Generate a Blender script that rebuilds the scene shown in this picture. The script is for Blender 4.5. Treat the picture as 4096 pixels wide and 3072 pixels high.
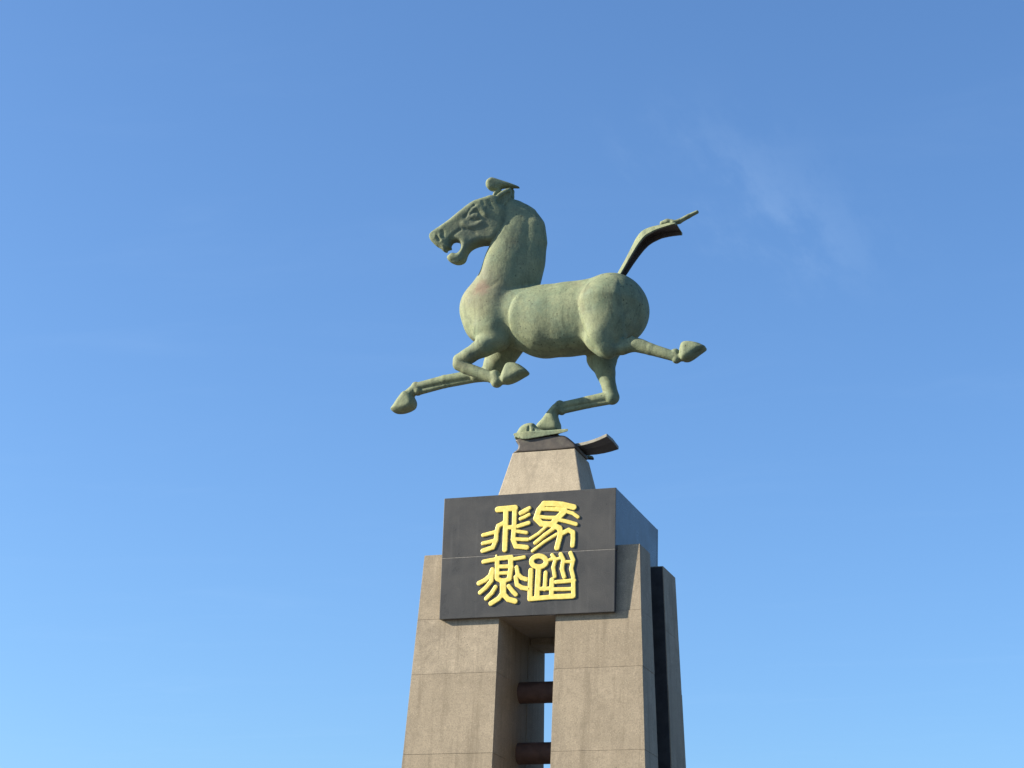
import bpy, bmesh, math, random
import numpy as np
from mathutils import Vector, Matrix

random.seed(4)
for o in list(bpy.data.objects):
    bpy.data.objects.remove(o)
scene = bpy.context.scene

# ------------------------------------------------------------------ camera
F_PX = 8000.0                      # focal length in pixels of a 4096 px wide frame (digitally zoomed phone)
YAW, PITCH, ROLL = -0.334719, 0.334551, 0.031338
cam_d = bpy.data.cameras.new('camera')
cam = bpy.data.objects.new('camera', cam_d)
scene.collection.objects.link(cam)
cy, sy, cp, sp = math.cos(YAW), math.sin(YAW), math.cos(PITCH), math.sin(PITCH)
fw = Vector((sy * cp, cy * cp, sp))
rt = Vector((cy, -sy, 0))
up = rt.cross(fw)
rt2 = rt * math.cos(ROLL) + up * math.sin(ROLL)
up2 = -rt * math.sin(ROLL) + up * math.cos(ROLL)
cam.matrix_world = Matrix(((rt2.x, up2.x, -fw.x, 8.138254), (rt2.y, up2.y, -fw.y, -24.222381),
                           (rt2.z, up2.z, -fw.z, 1.6), (0, 0, 0, 1)))
cam_d.sensor_width = 36.0
cam_d.lens = F_PX / 4096.0 * 36.0
cam_d.clip_end = 20000
scene.camera = cam

# ------------------------------------------------------------------ sky and sun
SUN_AZ = math.radians(68)          # to the left of the front face's normal (-y)
SUN_EL = math.radians(25)
to_sun = Vector((-math.sin(SUN_AZ) * math.cos(SUN_EL), -math.cos(SUN_AZ) * math.cos(SUN_EL), math.sin(SUN_EL)))
world = bpy.data.worlds.new('World')
scene.world = world
world.use_nodes = True
nt = world.node_tree
nt.nodes.clear()
wout = nt.nodes.new('ShaderNodeOutputWorld')
bg = nt.nodes.new('ShaderNodeBackground')
sky = nt.nodes.new('ShaderNodeTexSky')
sky.sky_type = 'NISHITA'
sky.sun_disc = False
sky.sun_elevation = SUN_EL
sky.sun_rotation = math.atan2(to_sun.x, to_sun.y)
sky.altitude = 0
sky.air_density = 1.0
sky.dust_density = 1.5
sky.ozone_density = 1.5
bg.inputs['Strength'].default_value = 0.065
# thin cirrus, the same all over the sky
tc = nt.nodes.new('ShaderNodeTexCoord')
sx = nt.nodes.new('ShaderNodeSeparateXYZ')
nt.links.new(tc.outputs['Generated'], sx.inputs[0])
az_ = nt.nodes.new('ShaderNodeMath'); az_.operation = 'MAXIMUM'; az_.inputs[1].default_value = 0.05
nt.links.new(sx.outputs['Z'], az_.inputs[0])
dv = nt.nodes.new('ShaderNodeVectorMath'); dv.operation = 'DIVIDE'
cb = nt.nodes.new('ShaderNodeCombineXYZ')
for i in range(3):
    nt.links.new(az_.outputs[0], cb.inputs[i])
nt.links.new(tc.outputs['Generated'], dv.inputs[0]); nt.links.new(cb.outputs[0], dv.inputs[1])
mp = nt.nodes.new('ShaderNodeMapping')
mp.inputs['Rotation'].default_value = (0, 0, math.radians(35))
mp.inputs['Scale'].default_value = (0.9, 2.4, 0)
mp.inputs['Location'].default_value = (0.35, 0.2, 0)
nt.links.new(dv.outputs[0], mp.inputs['Vector'])
cn = nt.nodes.new('ShaderNodeTexNoise')
cn.inputs['Scale'].default_value = 1.6; cn.inputs['Detail'].default_value = 8; cn.inputs['Roughness'].default_value = 0.6; cn.inputs['Distortion'].default_value = 0.5
nt.links.new(mp.outputs[0], cn.inputs['Vector'])
cr = nt.nodes.new('ShaderNodeMapRange')
cr.inputs['From Min'].default_value = 0.5; cr.inputs['From Max'].default_value = 0.85
cr.inputs['To Min'].default_value = 0.0; cr.inputs['To Max'].default_value = 0.03
cr.interpolation_type = 'SMOOTHSTEP'
nt.links.new(cn.outputs['Fac'], cr.inputs['Value'])
mx = nt.nodes.new('ShaderNodeMix'); mx.data_type = 'RGBA'
mx.inputs['B'].default_value = (7.5, 6.6, 6.0, 1)
# one longer wisp of cirrus
def vm(op, a, b):
    x = nt.nodes.new('ShaderNodeVectorMath'); x.operation = op
    nt.links.new(a, x.inputs[0]); x.inputs[1].default_value = b; return x
def mr(v, a, b, lo, hi):
    x = nt.nodes.new('ShaderNodeMapRange'); x.interpolation_type = 'SMOOTHSTEP'
    for n_, q in (('From Min', a), ('From Max', b), ('To Min', lo), ('To Max', hi)): x.inputs[n_].default_value = q
    nt.links.new(v, x.inputs['Value']); return x.outputs[0]
def mm(op, a, b):
    x = nt.nodes.new('ShaderNodeMath'); x.operation = op; nt.links.new(a, x.inputs[0])
    if isinstance(b, float): x.inputs[1].default_value = b
    else: nt.links.new(b, x.inputs[1])
    return x.outputs[0]
pr = vm('SUBTRACT', dv.outputs[0], (-.412, 2.17, 1)).outputs[0]
along = vm('DOT_PRODUCT', pr, (.208, .978, 0)).outputs['Value']
across = vm('DOT_PRODUCT', pr, (.978, -.208, 0)).outputs['Value']
cn2 = nt.nodes.new('ShaderNodeTexNoise'); cn2.inputs['Scale'].default_value = 9; cn2.inputs['Detail'].default_value = 7; cn2.inputs['Roughness'].default_value = .62
mp2 = nt.nodes.new('ShaderNodeMapping'); mp2.inputs['Scale'].default_value = (1.6, .5, 0)
nt.links.new(dv.outputs[0], mp2.inputs['Vector']); nt.links.new(mp2.outputs[0], cn2.inputs['Vector'])
wob = mm('MULTIPLY', mm('SUBTRACT', cn2.outputs['Fac'], .5), .30)
mk = mm('MULTIPLY', mr(mm('ABSOLUTE', mm('ADD', across, wob), .0), .0, .15, 1, 0), mr(mm('ABSOLUTE', along, .0), .05, .42, 1, 0))
mk = mm('MULTIPLY', mk, mr(cn2.outputs['Fac'], .38, .72, .0, .075))
nt.links.new(mm('ADD', cr.outputs[0], mk), mx.inputs['Factor'])
nt.links.new(sky.outputs[0], mx.inputs['A'])
tint = nt.nodes.new('ShaderNodeMix'); tint.data_type = 'RGBA'; tint.blend_type = 'MULTIPLY'
tint.inputs['Factor'].default_value = 1; tint.inputs['B'].default_value = (.685, .985, 1.32, 1)      # camera white balance
nt.links.new(mx.outputs['Result'], tint.inputs['A'])
nt.links.new(tint.outputs['Result'], bg.inputs['Color'])
nt.links.new(bg.outputs[0], wout.inputs['Surface'])

sl = bpy.data.lights.new('sun', 'SUN')
sl.energy = 4.5
sl.angle = math.radians(0.53)
sl.color = (1.0, 0.89, 0.70)
so = bpy.data.objects.new('sun', sl)
scene.collection.objects.link(so)
so.rotation_euler = to_sun.to_track_quat('Z', 'Y').to_euler()
so.location = (-20, -10, 30)

scene.view_settings.view_transform = 'Standard'
scene.view_settings.look = 'None'
scene.view_settings.gamma = 1.0
scene.view_settings.use_curve_mapping = False
scene.view_settings.exposure = 1.42

C = scene.collection

# ------------------------------------------------------------------ material helpers
class NT:
    def __init__(s, name):
        s.m = bpy.data.materials.new(name); s.m.use_nodes = True
        s.t = s.m.node_tree; s.b = s.t.nodes['Principled BSDF']
        s.co = s.t.nodes.new('ShaderNodeTexCoord')
    def n(s, typ, **kw):
        x = s.t.nodes.new(typ)
        for k, v in kw.items():
            if k in x.inputs: x.inputs[k].default_value = v
            else: setattr(x, k, v)
        return x
    def l(s, a, b): s.t.links.new(a, b)
    def mapping(s, scale=(1, 1, 1), loc=(0, 0, 0), src=None):
        m = s.n('ShaderNodeMapping'); m.inputs['Scale'].default_value = scale; m.inputs['Location'].default_value = loc
        s.l(src or s.co.outputs['Object'], m.inputs['Vector']); return m.outputs[0]
    def noise(s, vec, scale, detail=6, rough=.6, dist=0):
        x = s.n('ShaderNodeTexNoise', Scale=scale, Detail=detail, Roughness=rough, Distortion=dist)
        s.l(vec, x.inputs['Vector']); return x.outputs['Fac']
    def ramp(s, v, a, b, lo=0., hi=1.):
        x = s.n('ShaderNodeMapRange'); x.interpolation_type = 'SMOOTHSTEP'
        x.inputs['From Min'].default_value = a; x.inputs['From Max'].default_value = b
        x.inputs['To Min'].default_value = lo; x.inputs['To Max'].default_value = hi
        s.l(v, x.inputs['Value']); return x.outputs[0]
    def mul(s, a, b):
        x = s.n('ShaderNodeMath'); x.operation = 'MULTIPLY'; s.l(a, x.inputs[0])
        if isinstance(b, (int, float)): x.inputs[1].default_value = b
        else: s.l(b, x.inputs[1])
        return x.outputs[0]
    def mix(s, f, a, b, mode='MIX'):
        x = s.n('ShaderNodeMix'); x.data_type = 'RGBA'; x.blend_type = mode
        if isinstance(f, (int, float)): x.inputs['Factor'].default_value = f
        else: s.l(f, x.inputs['Factor'])
        for nm, v in (('A', a), ('B', b)):
            if isinstance(v, tuple): x.inputs[nm].default_value = v + (1,) if len(v) == 3 else v
            else: s.l(v, x.inputs[nm])
        return x.outputs['Result']
    def bump(s, h, strength=.3, dist=.01, prev=None):
        x = s.n('ShaderNodeBump', Strength=strength, Distance=dist); s.l(h, x.inputs['Height'])
        if prev is not None: s.l(prev, x.inputs['Normal'])
        return x.outputs[0]

def mat_bronze():
    a = NT('patinated_bronze')
    v = a.mapping()
    big = a.noise(v, 1.3, 5, .6, .4)
    mid = a.noise(v, 6, 6, .65)
    fine = a.noise(v, 38, 5, .7)
    streak = a.noise(a.mapping((6, 6, 1.0)), 2.0, 7, .7, .6)
    col = a.mix(a.ramp(big, .34, .66), (.140, .178, .108), (.192, .216, .128))
    col = a.mix(a.ramp(mid, .42, .64, 0, .8), col, (.224, .247, .146))
    # greener verdigris and browner bare bronze patches
    col = a.mix(a.ramp(a.noise(a.mapping((1, 1, 1), (3, 1, 7)), 2.3, 6, .6), .5, .72, 0, .55), col, (.105, .165, .122))
    col = a.mix(a.ramp(a.noise(a.mapping((1, 1, 1), (9, 4, 2)), 1.7, 7, .65), .54, .76, 0, .65), col, (.125, .105, .066))
    col = a.mix(a.ramp(streak, .48, .70, 0, .55), col, (.045, .060, .038))
    # dark casting pits
    dk = a.noise(a.mapping((1, 1, .7), (5, 2, 8)), 3.4, 8, .72, .5)
    col = a.mix(a.ramp(dk, .52, .70, 0, .6), col, (.070, .092, .062))
    vo = a.n('ShaderNodeTexVoronoi', Scale=15.0); a.l(v, vo.inputs['Vector'])
    pit = a.ramp(vo.outputs['Distance'], .12, .22, 1, 0)
    pit = a.mul(pit, a.ramp(a.noise(v, 4.2, 3), .46, .60))
    col = a.mix(a.mul(pit, .75), col, (.035, .045, .03))
    col = a.mix(a.ramp(fine, .38, .68, 0, .42), col, (.09, .10, .065))
    # rubbed reddish patch on the breast
    gd = a.n('ShaderNodeVectorMath'); gd.operation = 'DISTANCE'
    a.l(a.co.outputs['Object'], gd.inputs[0]); gd.inputs[1].default_value = PATCH
    dn = a.n('ShaderNodeMath'); dn.operation = 'ADD'; a.l(gd.outputs['Value'], dn.inputs[0]); a.l(a.mul(a.noise(v, 9, 5, .7), .22), dn.inputs[1])
    patch = a.ramp(dn.outputs[0], .17, .29, 1, 0)
    col = a.mix(a.mul(patch, .8), col, (.165, .105, .080))
    vo2 = a.n('ShaderNodeTexVoronoi', Scale=26.0); a.l(v, vo2.inputs['Vector'])
    col = a.mix(a.mul(a.ramp(vo2.outputs['Distance'], .16, .3, 1, 0), patch), col, (.09, .05, .04))
    halo = a.ramp(dn.outputs[0], .25, .62, .4, 0)
    col = a.mix(halo, col, (.145, .118, .08))
    # greyer, browner patina on the head, with part of its shade painted in
    hd = a.n('ShaderNodeVectorMath'); hd.operation = 'DISTANCE'
    a.l(a.co.outputs['Object'], hd.inputs[0]); hd.inputs[1].default_value = HEADC
    hn = a.n('ShaderNodeMath'); hn.operation = 'ADD'; a.l(hd.outputs['Value'], hn.inputs[0]); a.l(a.mul(mid, .25), hn.inputs[1])
    col = a.mix(a.ramp(hn.outputs[0], .52, .74, .62, 0), col, (.088, .100, .078))
    a.l(col, a.b.inputs['Base Color'])
    a.l(a.ramp(mid, .3, .7, .66, .85), a.b.inputs['Roughness'])
    a.b.inputs['Specular IOR Level'].default_value = .3
    n1 = a.bump(a.noise(v, 7, 4, .55), .30, .03)
    n1 = a.bump(fine, .35, .006, n1)
    n1 = a.bump(pit, -.4, .008, n1) if False else n1
    a.l(n1, a.b.inputs['Normal'])
    return a.m

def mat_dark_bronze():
    a = NT('brown_bronze_shaded')  # brown bronze darkened to hold the shade of undersides and hollows
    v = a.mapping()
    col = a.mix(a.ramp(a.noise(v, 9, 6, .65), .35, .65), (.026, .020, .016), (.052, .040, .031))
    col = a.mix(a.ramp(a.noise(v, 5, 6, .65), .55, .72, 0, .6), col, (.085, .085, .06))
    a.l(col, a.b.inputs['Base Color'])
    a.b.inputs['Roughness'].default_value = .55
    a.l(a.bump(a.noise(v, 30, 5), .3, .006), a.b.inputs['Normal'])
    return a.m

def mat_stone(name, c1, c2, c3, seed, stain=.55):
    a = NT(name)
    geo = a.n('ShaderNodeNewGeometry')
    pos = geo.outputs['Position']
    v = a.mapping((1, 1, 1), (seed, seed * .7, seed * 1.3), pos)
    oi = a.n('ShaderNodeObjectInfo')
    cloud = a.noise(v, 2.1, 6, .62, .3)
    grain = a.noise(v, 55, 5, .75)
    speck = a.noise(v, 130, 3, .6)
    streak = a.noise(a.mapping((5.5, 5.5, .28), (seed * 2, 1, seed), pos), 1.6, 6, .62, .2)
    col = a.mix(a.ramp(cloud, .33, .67), c1, c2)
    blot = a.noise(v, 7.5, 5, .7, .5)
    col = a.mix(a.ramp(blot, .52, .70, 0, .55), col, tuple(min(1, x * 1.28) for x in c1))
    col = a.mix(a.ramp(blot, .48, .34, 0, .55), col, tuple(x * .74 for x in c2))
    col = a.mix(a.ramp(oi.outputs['Random'], 0, 1, 0, .6), col, c3)
    col = a.mix(a.ramp(streak, .47, .70, 0, stain), col, tuple(x * .62 for x in c3))
    col = a.mix(a.ramp(a.noise(a.mapping((9, 9, .35), (seed, 5, 3), pos), 1.9, 6, .6), .58, .74, 0, .30), col, tuple(min(1, x * 1.35) for x in c1))
    col = a.mix(a.ramp(grain, .40, .68, 0, .6), col, tuple(x * .6 for x in c2))
    col = a.mix(a.ramp(speck, .58, .72, 0, .65), col, tuple(min(1, x * 1.75) for x in c1))
    vo = a.n('ShaderNodeTexVoronoi', Scale=9.0); a.l(v, vo.inputs['Vector'])
    hole = a.mul(a.ramp(vo.outputs['Distance'], .045, .085, 1, 0), a.ramp(a.noise(v, 2.6, 2), .56, .62))
    col = a.mix(a.mul(hole, .8), col, (.06, .05, .04))
    a.l(col, a.b.inputs['Base Color'])
    a.b.inputs['Roughness'].default_value = .88
    a.b.inputs['Specular IOR Level'].default_value = .25
    n = a.bump(cloud, .25, .02); n = a.bump(grain, .45, .006, n); n = a.bump(speck, .3, .003, n)
    a.l(n, a.b.inputs['Normal'])
    return a.m

def mat_granite():
    a = NT('polished_black_granite')
    geo = a.n('ShaderNodeNewGeometry'); pos = geo.outputs['Position']
    cloud = a.noise(pos, 2.2, 6, .6, .3)
    grain = a.noise(pos, 70, 4, .7)
    col = a.mix(a.ramp(cloud, .3, .7), (.046, .045, .044), (.064, .062, .060))
    col = a.mix(a.ramp(grain, .4, .75, 0, .3), col, (.12, .112, .104))
    m = a.n('ShaderNodeMapping'); m.inputs['Scale'].default_value = (9, 9, .5); a.l(pos, m.inputs['Vector'])
    col = a.mix(a.ramp(a.noise(m.outputs[0], 1.5, 5, .6), .52, .74, 0, .35), col, (.095, .092, .09))
    a.l(col, a.b.inputs['Base Color'])
    a.l(a.ramp(cloud, .3, .7, .26, .36), a.b.inputs['Roughness'])
    a.b.inputs['Specular IOR Level'].default_value = .22
    a.l(a.bump(cloud, .05, .004), a.b.inputs['Normal'])
    return a.m

def mat_gold():
    a = NT('gold_paint')
    v = a.mapping()
    n = a.noise(v, 14, 5, .6)
    col = a.mix(a.ramp(n, .35, .65), (.62, .48, .105), (.69, .56, .15))
    col = a.mix(a.ramp(a.noise(v, 40, 4, .7), .55, .75, 0, .4), col, (.55, .43, .12))
    a.l(col, a.b.inputs['Base Color'])
    a.b.inputs['Roughness'].default_value = .42
    a.b.inputs['Metallic'].default_value = 0.0
    a.l(a.bump(n, .25, .01), a.b.inputs['Normal'])
    return a.m

def mat_simple(name, c1, c2, scale, rough=.8, bump=.2):
    a = NT(name)
    v = a.mapping()
    n = a.noise(v, scale, 6, .65)
    a.l(a.mix(a.ramp(n, .35, .65), c1, c2), a.b.inputs['Base Color'])
    a.b.inputs['Roughness'].default_value = rough
    a.l(a.bump(n, bump, .01), a.b.inputs['Normal'])
    return a.m

# ------------------------------------------------------------------ object helpers
def link(name, me, m, parent=None, smooth=False, loc=None):
    o = bpy.data.objects.new(name, me); C.objects.link(o)
    me.materials.clear(); me.materials.append(m)
    if smooth:
        me.polygons.foreach_set('use_smooth', [True] * len(me.polygons))
    if loc is not None: o.location = loc
    if parent: o.parent = parent
    return o
def empty(name, loc=(0, 0, 0), parent=None):
    o = bpy.data.objects.new(name, None); C.objects.link(o); o.location = loc; o.empty_display_size = .3
    if parent: o.parent = parent
    return o
def hexa(name, pts, m, parent=None, bevel=.012, jitter=0., seg=2):
    """box from 8 corners: bottom 4 (ccw) then top 4"""
    bm = bmesh.new()
    vs = [bm.verts.new(p) for p in pts]
    for f in ((3, 2, 1, 0), (4, 5, 6, 7), (0, 1, 5, 4), (1, 2, 6, 5), (2, 3, 7, 6), (3, 0, 4, 7)):
        bm.faces.new([vs[i] for i in f])
    if bevel > 0:
        bmesh.ops.bevel(bm, geom=bm.edges[:], offset=bevel, segments=seg, profile=.6, affect='EDGES')
    bmesh.ops.recalc_face_normals(bm, faces=bm.faces)
    me = bpy.data.meshes.new(name); bm.to_mesh(me); bm.free()
    return link(name, me, m, parent)
def box_pts(x0, x1, y0, y1, z0, z1):
    return [(x0, y0, z0), (x1, y0, z0), (x1, y1, z0), (x0, y1, z0), (x0, y0, z1), (x1, y0, z1), (x1, y1, z1), (x0, y1, z1)]

# ------------------------------------------------------------------ distance-field sculpting
def catmull(P, n):
    P = np.array(P, float); N = len(P); out = []
    t = np.linspace(0, 1, n, endpoint=False)[:, None]
    for i in range(N):
        a, b, c, d = P[i - 1], P[i], P[(i + 1) % N], P[(i + 2) % N]
        # centripetal-ish: limit overshoot on uneven spacing
        la, lb, lc = (max(np.linalg.norm(q), 1e-6) for q in (b - a, c - b, d - c))
        m1 = (c - a) * lb / (la + lb); m2 = (d - b) * lb / (lb + lc)
        out.append((2 * t**3 - 3 * t**2 + 1) * b + (t**3 - 2 * t**2 + t) * m1 + (-2 * t**3 + 3 * t**2) * c + (t**3 - t**2) * m2)
    return np.concatenate(out)
def poly_sd(P, X, Z):
    """signed distance to a closed polygon on a 2-D grid (negative inside)"""
    d = np.full(X.shape, 1e9, np.float32); ins = np.zeros(X.shape, bool)
    for i in range(len(P)):
        ax, az = P[i]; bx, bz = P[(i + 1) % len(P)]
        ex, ez = bx - ax, bz - az
        wx, wz = X - ax, Z - az
        t = np.clip((wx * ex + wz * ez) / (ex * ex + ez * ez + 1e-12), 0, 1)
        d = np.minimum(d, (wx - t * ex)**2 + (wz - t * ez)**2)
        c = ((az <= Z) & (bz > Z)) | ((bz <= Z) & (az > Z))
        ins ^= c & (X < ax + (Z - az) * ex / (ez if abs(ez) > 1e-9 else 1e-9))
    return np.where(ins, -1, 1) * np.sqrt(d)
SH, X0 = [0.36397023426620234,-0.42]            # the head is turned a little towards its left
class Field:
    def __init__(s, lo, hi, h):
        s.lo = np.array(lo, float); s.h = h
        s.n = np.ceil((np.array(hi) - s.lo) / h).astype(int) + 1
        s.D = np.full(tuple(s.n), .3, np.float32)
    def win(s, lo, hi):
        a = np.clip(np.floor((np.array(lo) - s.lo) / s.h).astype(int), 0, s.n)
        b = np.clip(np.ceil((np.array(hi) - s.lo) / s.h).astype(int) + 1, 0, s.n)
        ax = [(s.lo[i] + s.h * np.arange(a[i], b[i])).astype(np.float32) for i in range(3)]
        return tuple(slice(a[i], b[i]) for i in range(3)), ax
    def put(s, sl, d, k, sub):
        A = s.D[sl]
        if sub:                                    # smooth subtraction
            d = -d
            hh = np.clip(.5 - .5 * (A - d) / k, 0, 1)
            s.D[sl] = A + (d - A) * hh + k * hh * (1 - hh)
        else:
            hh = np.clip(.5 + .5 * (A - d) / k, 0, 1)
            s.D[sl] = A + (d - A) * hh - k * hh * (1 - hh)
    def add(s, p):
        k = max(p['k'], 1e-4); sub = p.get('sub')
        if p['t'] == 'c':
            Q = p['p']
            if len(Q) == 1: Q = Q + Q
            R = np.array(Q)
            pad = R[:, 3].max() * max(1, R[:, 4].max()) + k + .06
            sl, (x, y, z) = s.win(R[:, :3].min(0) - pad - np.array([0, .3 if p.get('sh') else 0, 0]), R[:, :3].max(0) + pad)
            X, Y, Z = x[:, None, None], y[None, :, None], z[None, None, :]
            if p.get('sh'): Y = Y - SH * np.minimum(X - X0, 0)
            best = None
            for a, b in zip(Q[:-1], Q[1:]):
                e = np.array(b[:3]) - np.array(a[:3]); L2 = max(float(e @ e), 1e-9)
                t = np.clip(((X - a[0]) * e[0] + (Y - a[1]) * e[1] + (Z - a[2]) * e[2]) / L2, 0, 1)
                sc = a[4] + t * (b[4] - a[4])
                r = a[3] + t * (b[3] - a[3])
                d = np.sqrt((X - a[0] - t * e[0])**2 + ((Y - a[1] - t * e[1]) / sc)**2 + (Z - a[2] - t * e[2])**2) - r
                if best is None: best = d
                else:
                    kk = max(k, .012); hh = np.clip(.5 + .5 * (best - d) / kk, 0, 1)
                    best = best + (d - best) * hh - kk * hh * (1 - hh)
            s.put(sl, best, k, sub)
        elif p['t'] == 'a':                            # a whole area of the flank stands a little proud
            P = catmull(p['p'], 6); hw = .62
            sl, (x, y, z) = s.win((P[:, 0].min(), YB - hw, P[:, 1].min()), (P[:, 0].max(), YB + hw, P[:, 1].max()))
            XX, ZZ = np.meshgrid(x, z, indexing='ij')
            q = np.clip(-poly_sd(P, XX, ZZ) / p['f'], 0, 1)
            f = p['h'] * np.sqrt(1 - (1 - q)**2)
            if 'z' in p:
                e = np.clip((ZZ - p['z'][0]) / (p['z'][1] - p['z'][0]), 0, 1); f = f * e * e * (3 - 2 * e)
            if 'x' in p:
                e = 1 - np.clip((XX - p['x'][0]) / (p['x'][1] - p['x'][0]), 0, 1); f = f * e * e * (3 - 2 * e)
            w = (y - YB) * p['side']; m = np.clip((w - .12) / .2, 0, 1)
            s.D[sl] -= f[:, None, :] * m[None, :, None]
        elif p['t'] == 'h':                            # raised / sunk line on the flanks
            Q = np.array(p['p']); r = p['r']; pad = 2.2 * r
            sl, (x, y, z) = s.win((Q[:, 0].min() - pad, YB - .62, Q[:, 1].min() - pad), (Q[:, 0].max() + pad, YB + .62, Q[:, 1].max() + pad))
            XX, ZZ = np.meshgrid(x, z, indexing='ij'); d = np.full(XX.shape, 9., np.float32)
            for (ax, az), (bx, bz) in zip(Q[:-1], Q[1:]):
                ex, ez = bx - ax, bz - az
                t = np.clip(((XX - ax) * ex + (ZZ - az) * ez) / (ex * ex + ez * ez + 1e-12), 0, 1)
                d = np.minimum(d, np.hypot(XX - ax - t * ex, ZZ - az - t * ez))
            f = np.exp(-(d / r)**2) * p['h']
            w = y[None, :] - YB - (SH * np.minimum(x - X0, 0) if p.get('sh') else np.zeros_like(x))[:, None]
            m = np.clip((np.abs(w) - .02) / .05, 0, 1)
            if p['side']: m = m * (w * p['side'] > 0)
            s.D[sl] -= f[:, None, :] * m[:, :, None]
        else:
            P = catmull(p['p'], p['n'])
            T = p['T']; Tm = max(T, p.get('T2', T)); pad = k + .06
            lo = (P[:, 0].min() - pad, p['y'] - Tm - pad - (.3 if p.get('sh') else 0), P[:, 1].min() - pad)
            hi = (P[:, 0].max() + pad, p['y'] + Tm + pad, P[:, 1].max() + pad)
            sl, (x, y, z) = s.win(lo, hi)
            XX, ZZ = np.meshgrid(x, z, indexing='ij')
            d2 = poly_sd(P, XX, ZZ)
            if 'T2' in p:
                a0, a1, b0, b1 = p['ax']; L2 = (b0 - a0)**2 + (b1 - a1)**2
                t = np.clip(((XX - a0) * (b0 - a0) + (ZZ - a1) * (b1 - a1)) / L2, 0, 1)
                TT = T + (p['T2'] - T) * t
            else: TT = np.full(XX.shape, T)
            r = p['r']
            q1 = (d2 + r)[:, None, :]
            off = SH * np.minimum(x - X0, 0) if p.get('sh') else np.zeros_like(x)
            q2 = np.abs(y[None, :] - p['y'] - off[:, None])[:, :, None] - TT[:, None, :] + r
            d = np.minimum(np.maximum(q1, q2), 0) + np.sqrt(np.maximum(q1, 0)**2 + np.maximum(q2, 0)**2) - r
            s.put(sl, d, k, sub)
    def mesh(s, name, origin=(0, 0, 0)):
        D = s.D; S = D < 0
        c = np.zeros(tuple(s.n - 1), np.uint8)
        for i in (0, 1):
            for j in (0, 1):
                for k in (0, 1):
                    c += S[i:s.n[0] - 1 + i, j:s.n[1] - 1 + j, k:s.n[2] - 1 + k]
        I, J, K = np.nonzero((c > 0) & (c < 8))
        idx = np.full(c.shape, -1, np.int32); idx[I, J, K] = np.arange(len(I))
        acc = np.zeros((len(I), 3)); cnt = np.zeros(len(I))
        cor = [(i, j, k) for i in (0, 1) for j in (0, 1) for k in (0, 1)]
        for a in cor:
            for ax in range(3):
                if a[ax]: continue
                b = list(a); b[ax] = 1
                da = D[I + a[0], J + a[1], K + a[2]]; db = D[I + b[0], J + b[1], K + b[2]]
                m = (da < 0) != (db < 0)
                t = np.where(m, da / np.where(m, da - db, 1), 0)
                pt = np.zeros((len(I), 3)); pt += a; pt[:, ax] += t
                acc += pt * m[:, None]; cnt += m
        V = (acc / cnt[:, None] + np.stack([I, J, K], 1)) * s.h + s.lo - np.array(origin)
        F = []
        for ax in range(3):
            o1, o2 = [(1, 2), (2, 0), (0, 1)][ax]
            a = [slice(None)] * 3; b = [slice(None)] * 3
            a[ax] = slice(0, -1); b[ax] = slice(1, None)
            A, Bq = S[tuple(a)], S[tuple(b)]
            e = np.argwhere(A != Bq)
            ok = (e[:, o1] > 0) & (e[:, o2] > 0) & (e[:, o1] < s.n[o1] - 1) & (e[:, o2] < s.n[o2] - 1)
            e = e[ok]
            def at(d1, d2):
                q = e.copy(); q[:, o1] -= d1; q[:, o2] -= d2
                return idx[q[:, 0], q[:, 1], q[:, 2]]
            quad = np.stack([at(1, 1), at(0, 1), at(0, 0), at(1, 0)], 1)
            fl = ~A[e[:, 0], e[:, 1], e[:, 2]]
            quad[fl] = quad[fl][:, ::-1]
            F.append(quad)
        F = np.concatenate(F)
        me = bpy.data.meshes.new(name)
        me.vertices.add(len(V)); me.vertices.foreach_set('co', V.ravel())
        me.loops.add(F.size); me.loops.foreach_set('vertex_index', F.ravel())
        me.polygons.add(len(F)); me.polygons.foreach_set('loop_start', np.arange(0, F.size, 4)); me.polygons.foreach_set('loop_total', np.full(len(F), 4))
        me.update(calc_edges=True); me.validate()
        return me

# ------------------------------------------------------------------ ground
M_PAVE = mat_simple('plaza_paving', (.075, .072, .070), (.105, .10, .098), .8, .9, .2)
bm = bmesh.new()
R = 6000
for a in range(64):
    bm.verts.new((R * math.cos(a * math.tau / 64), R * math.sin(a * math.tau / 64), 0))
bm.faces.new(bm.verts)
me = bpy.data.meshes.new('ground'); bm.to_mesh(me); bm.free()
g = link('ground', me, M_PAVE); g['kind'] = 'structure'
g['label'] = 'grey paved plaza ground around the foot of the monument'

# ------------------------------------------------------------------ pedestal
M_STONE = mat_stone('tan_stone', (.332, .278, .208), (.256, .214, .160), (.262, .212, .150), 1.7, .6)
M_CAP = mat_stone('pale_tan_stone', (.362, .310, .236), (.318, .272, .204), (.30, .252, .19), 5.2, .45)
M_GRAN = mat_granite()
M_GOLD = mat_gold()
M_BEAM = mat_simple('red_brown_beam', (.075, .040, .030), (.105, .060, .045), 8, .75)
M_SHADE = mat_simple('painted_groove_shade', (.022, .021, .022), (.040, .038, .038), 6, .8)  # near-black colour for the painted groove shade
M_CORE = mat_simple('dark_joint_mortar', (.22, .185, .145), (.25, .21, .17), 12, .95)
Z0 = 7.302                      # underside of the inscribed block
ped = empty('monument_pedestal', (0, 1.05, 0))
ped['label'] = 'tall stone pedestal of four tapering tan pillars carrying a dark inscribed block'
ped['category'] = 'pedestal'
PO = Vector((0, 1.05, 0))
def rel(pts): return [tuple(Vector(p) - PO) for p in pts]
SL = .047                       # batter of the outer faces
def ox(z): return 1.495 + SL * (.91 - (z - Z0))
def fy(z): return .072 + SL * (z - Z0)
def by(z): return 2.045 - SL * (z - Z0)
XI, YI0, YI1 = .389, .63, 1.325  # inner faces of the pillars
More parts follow.
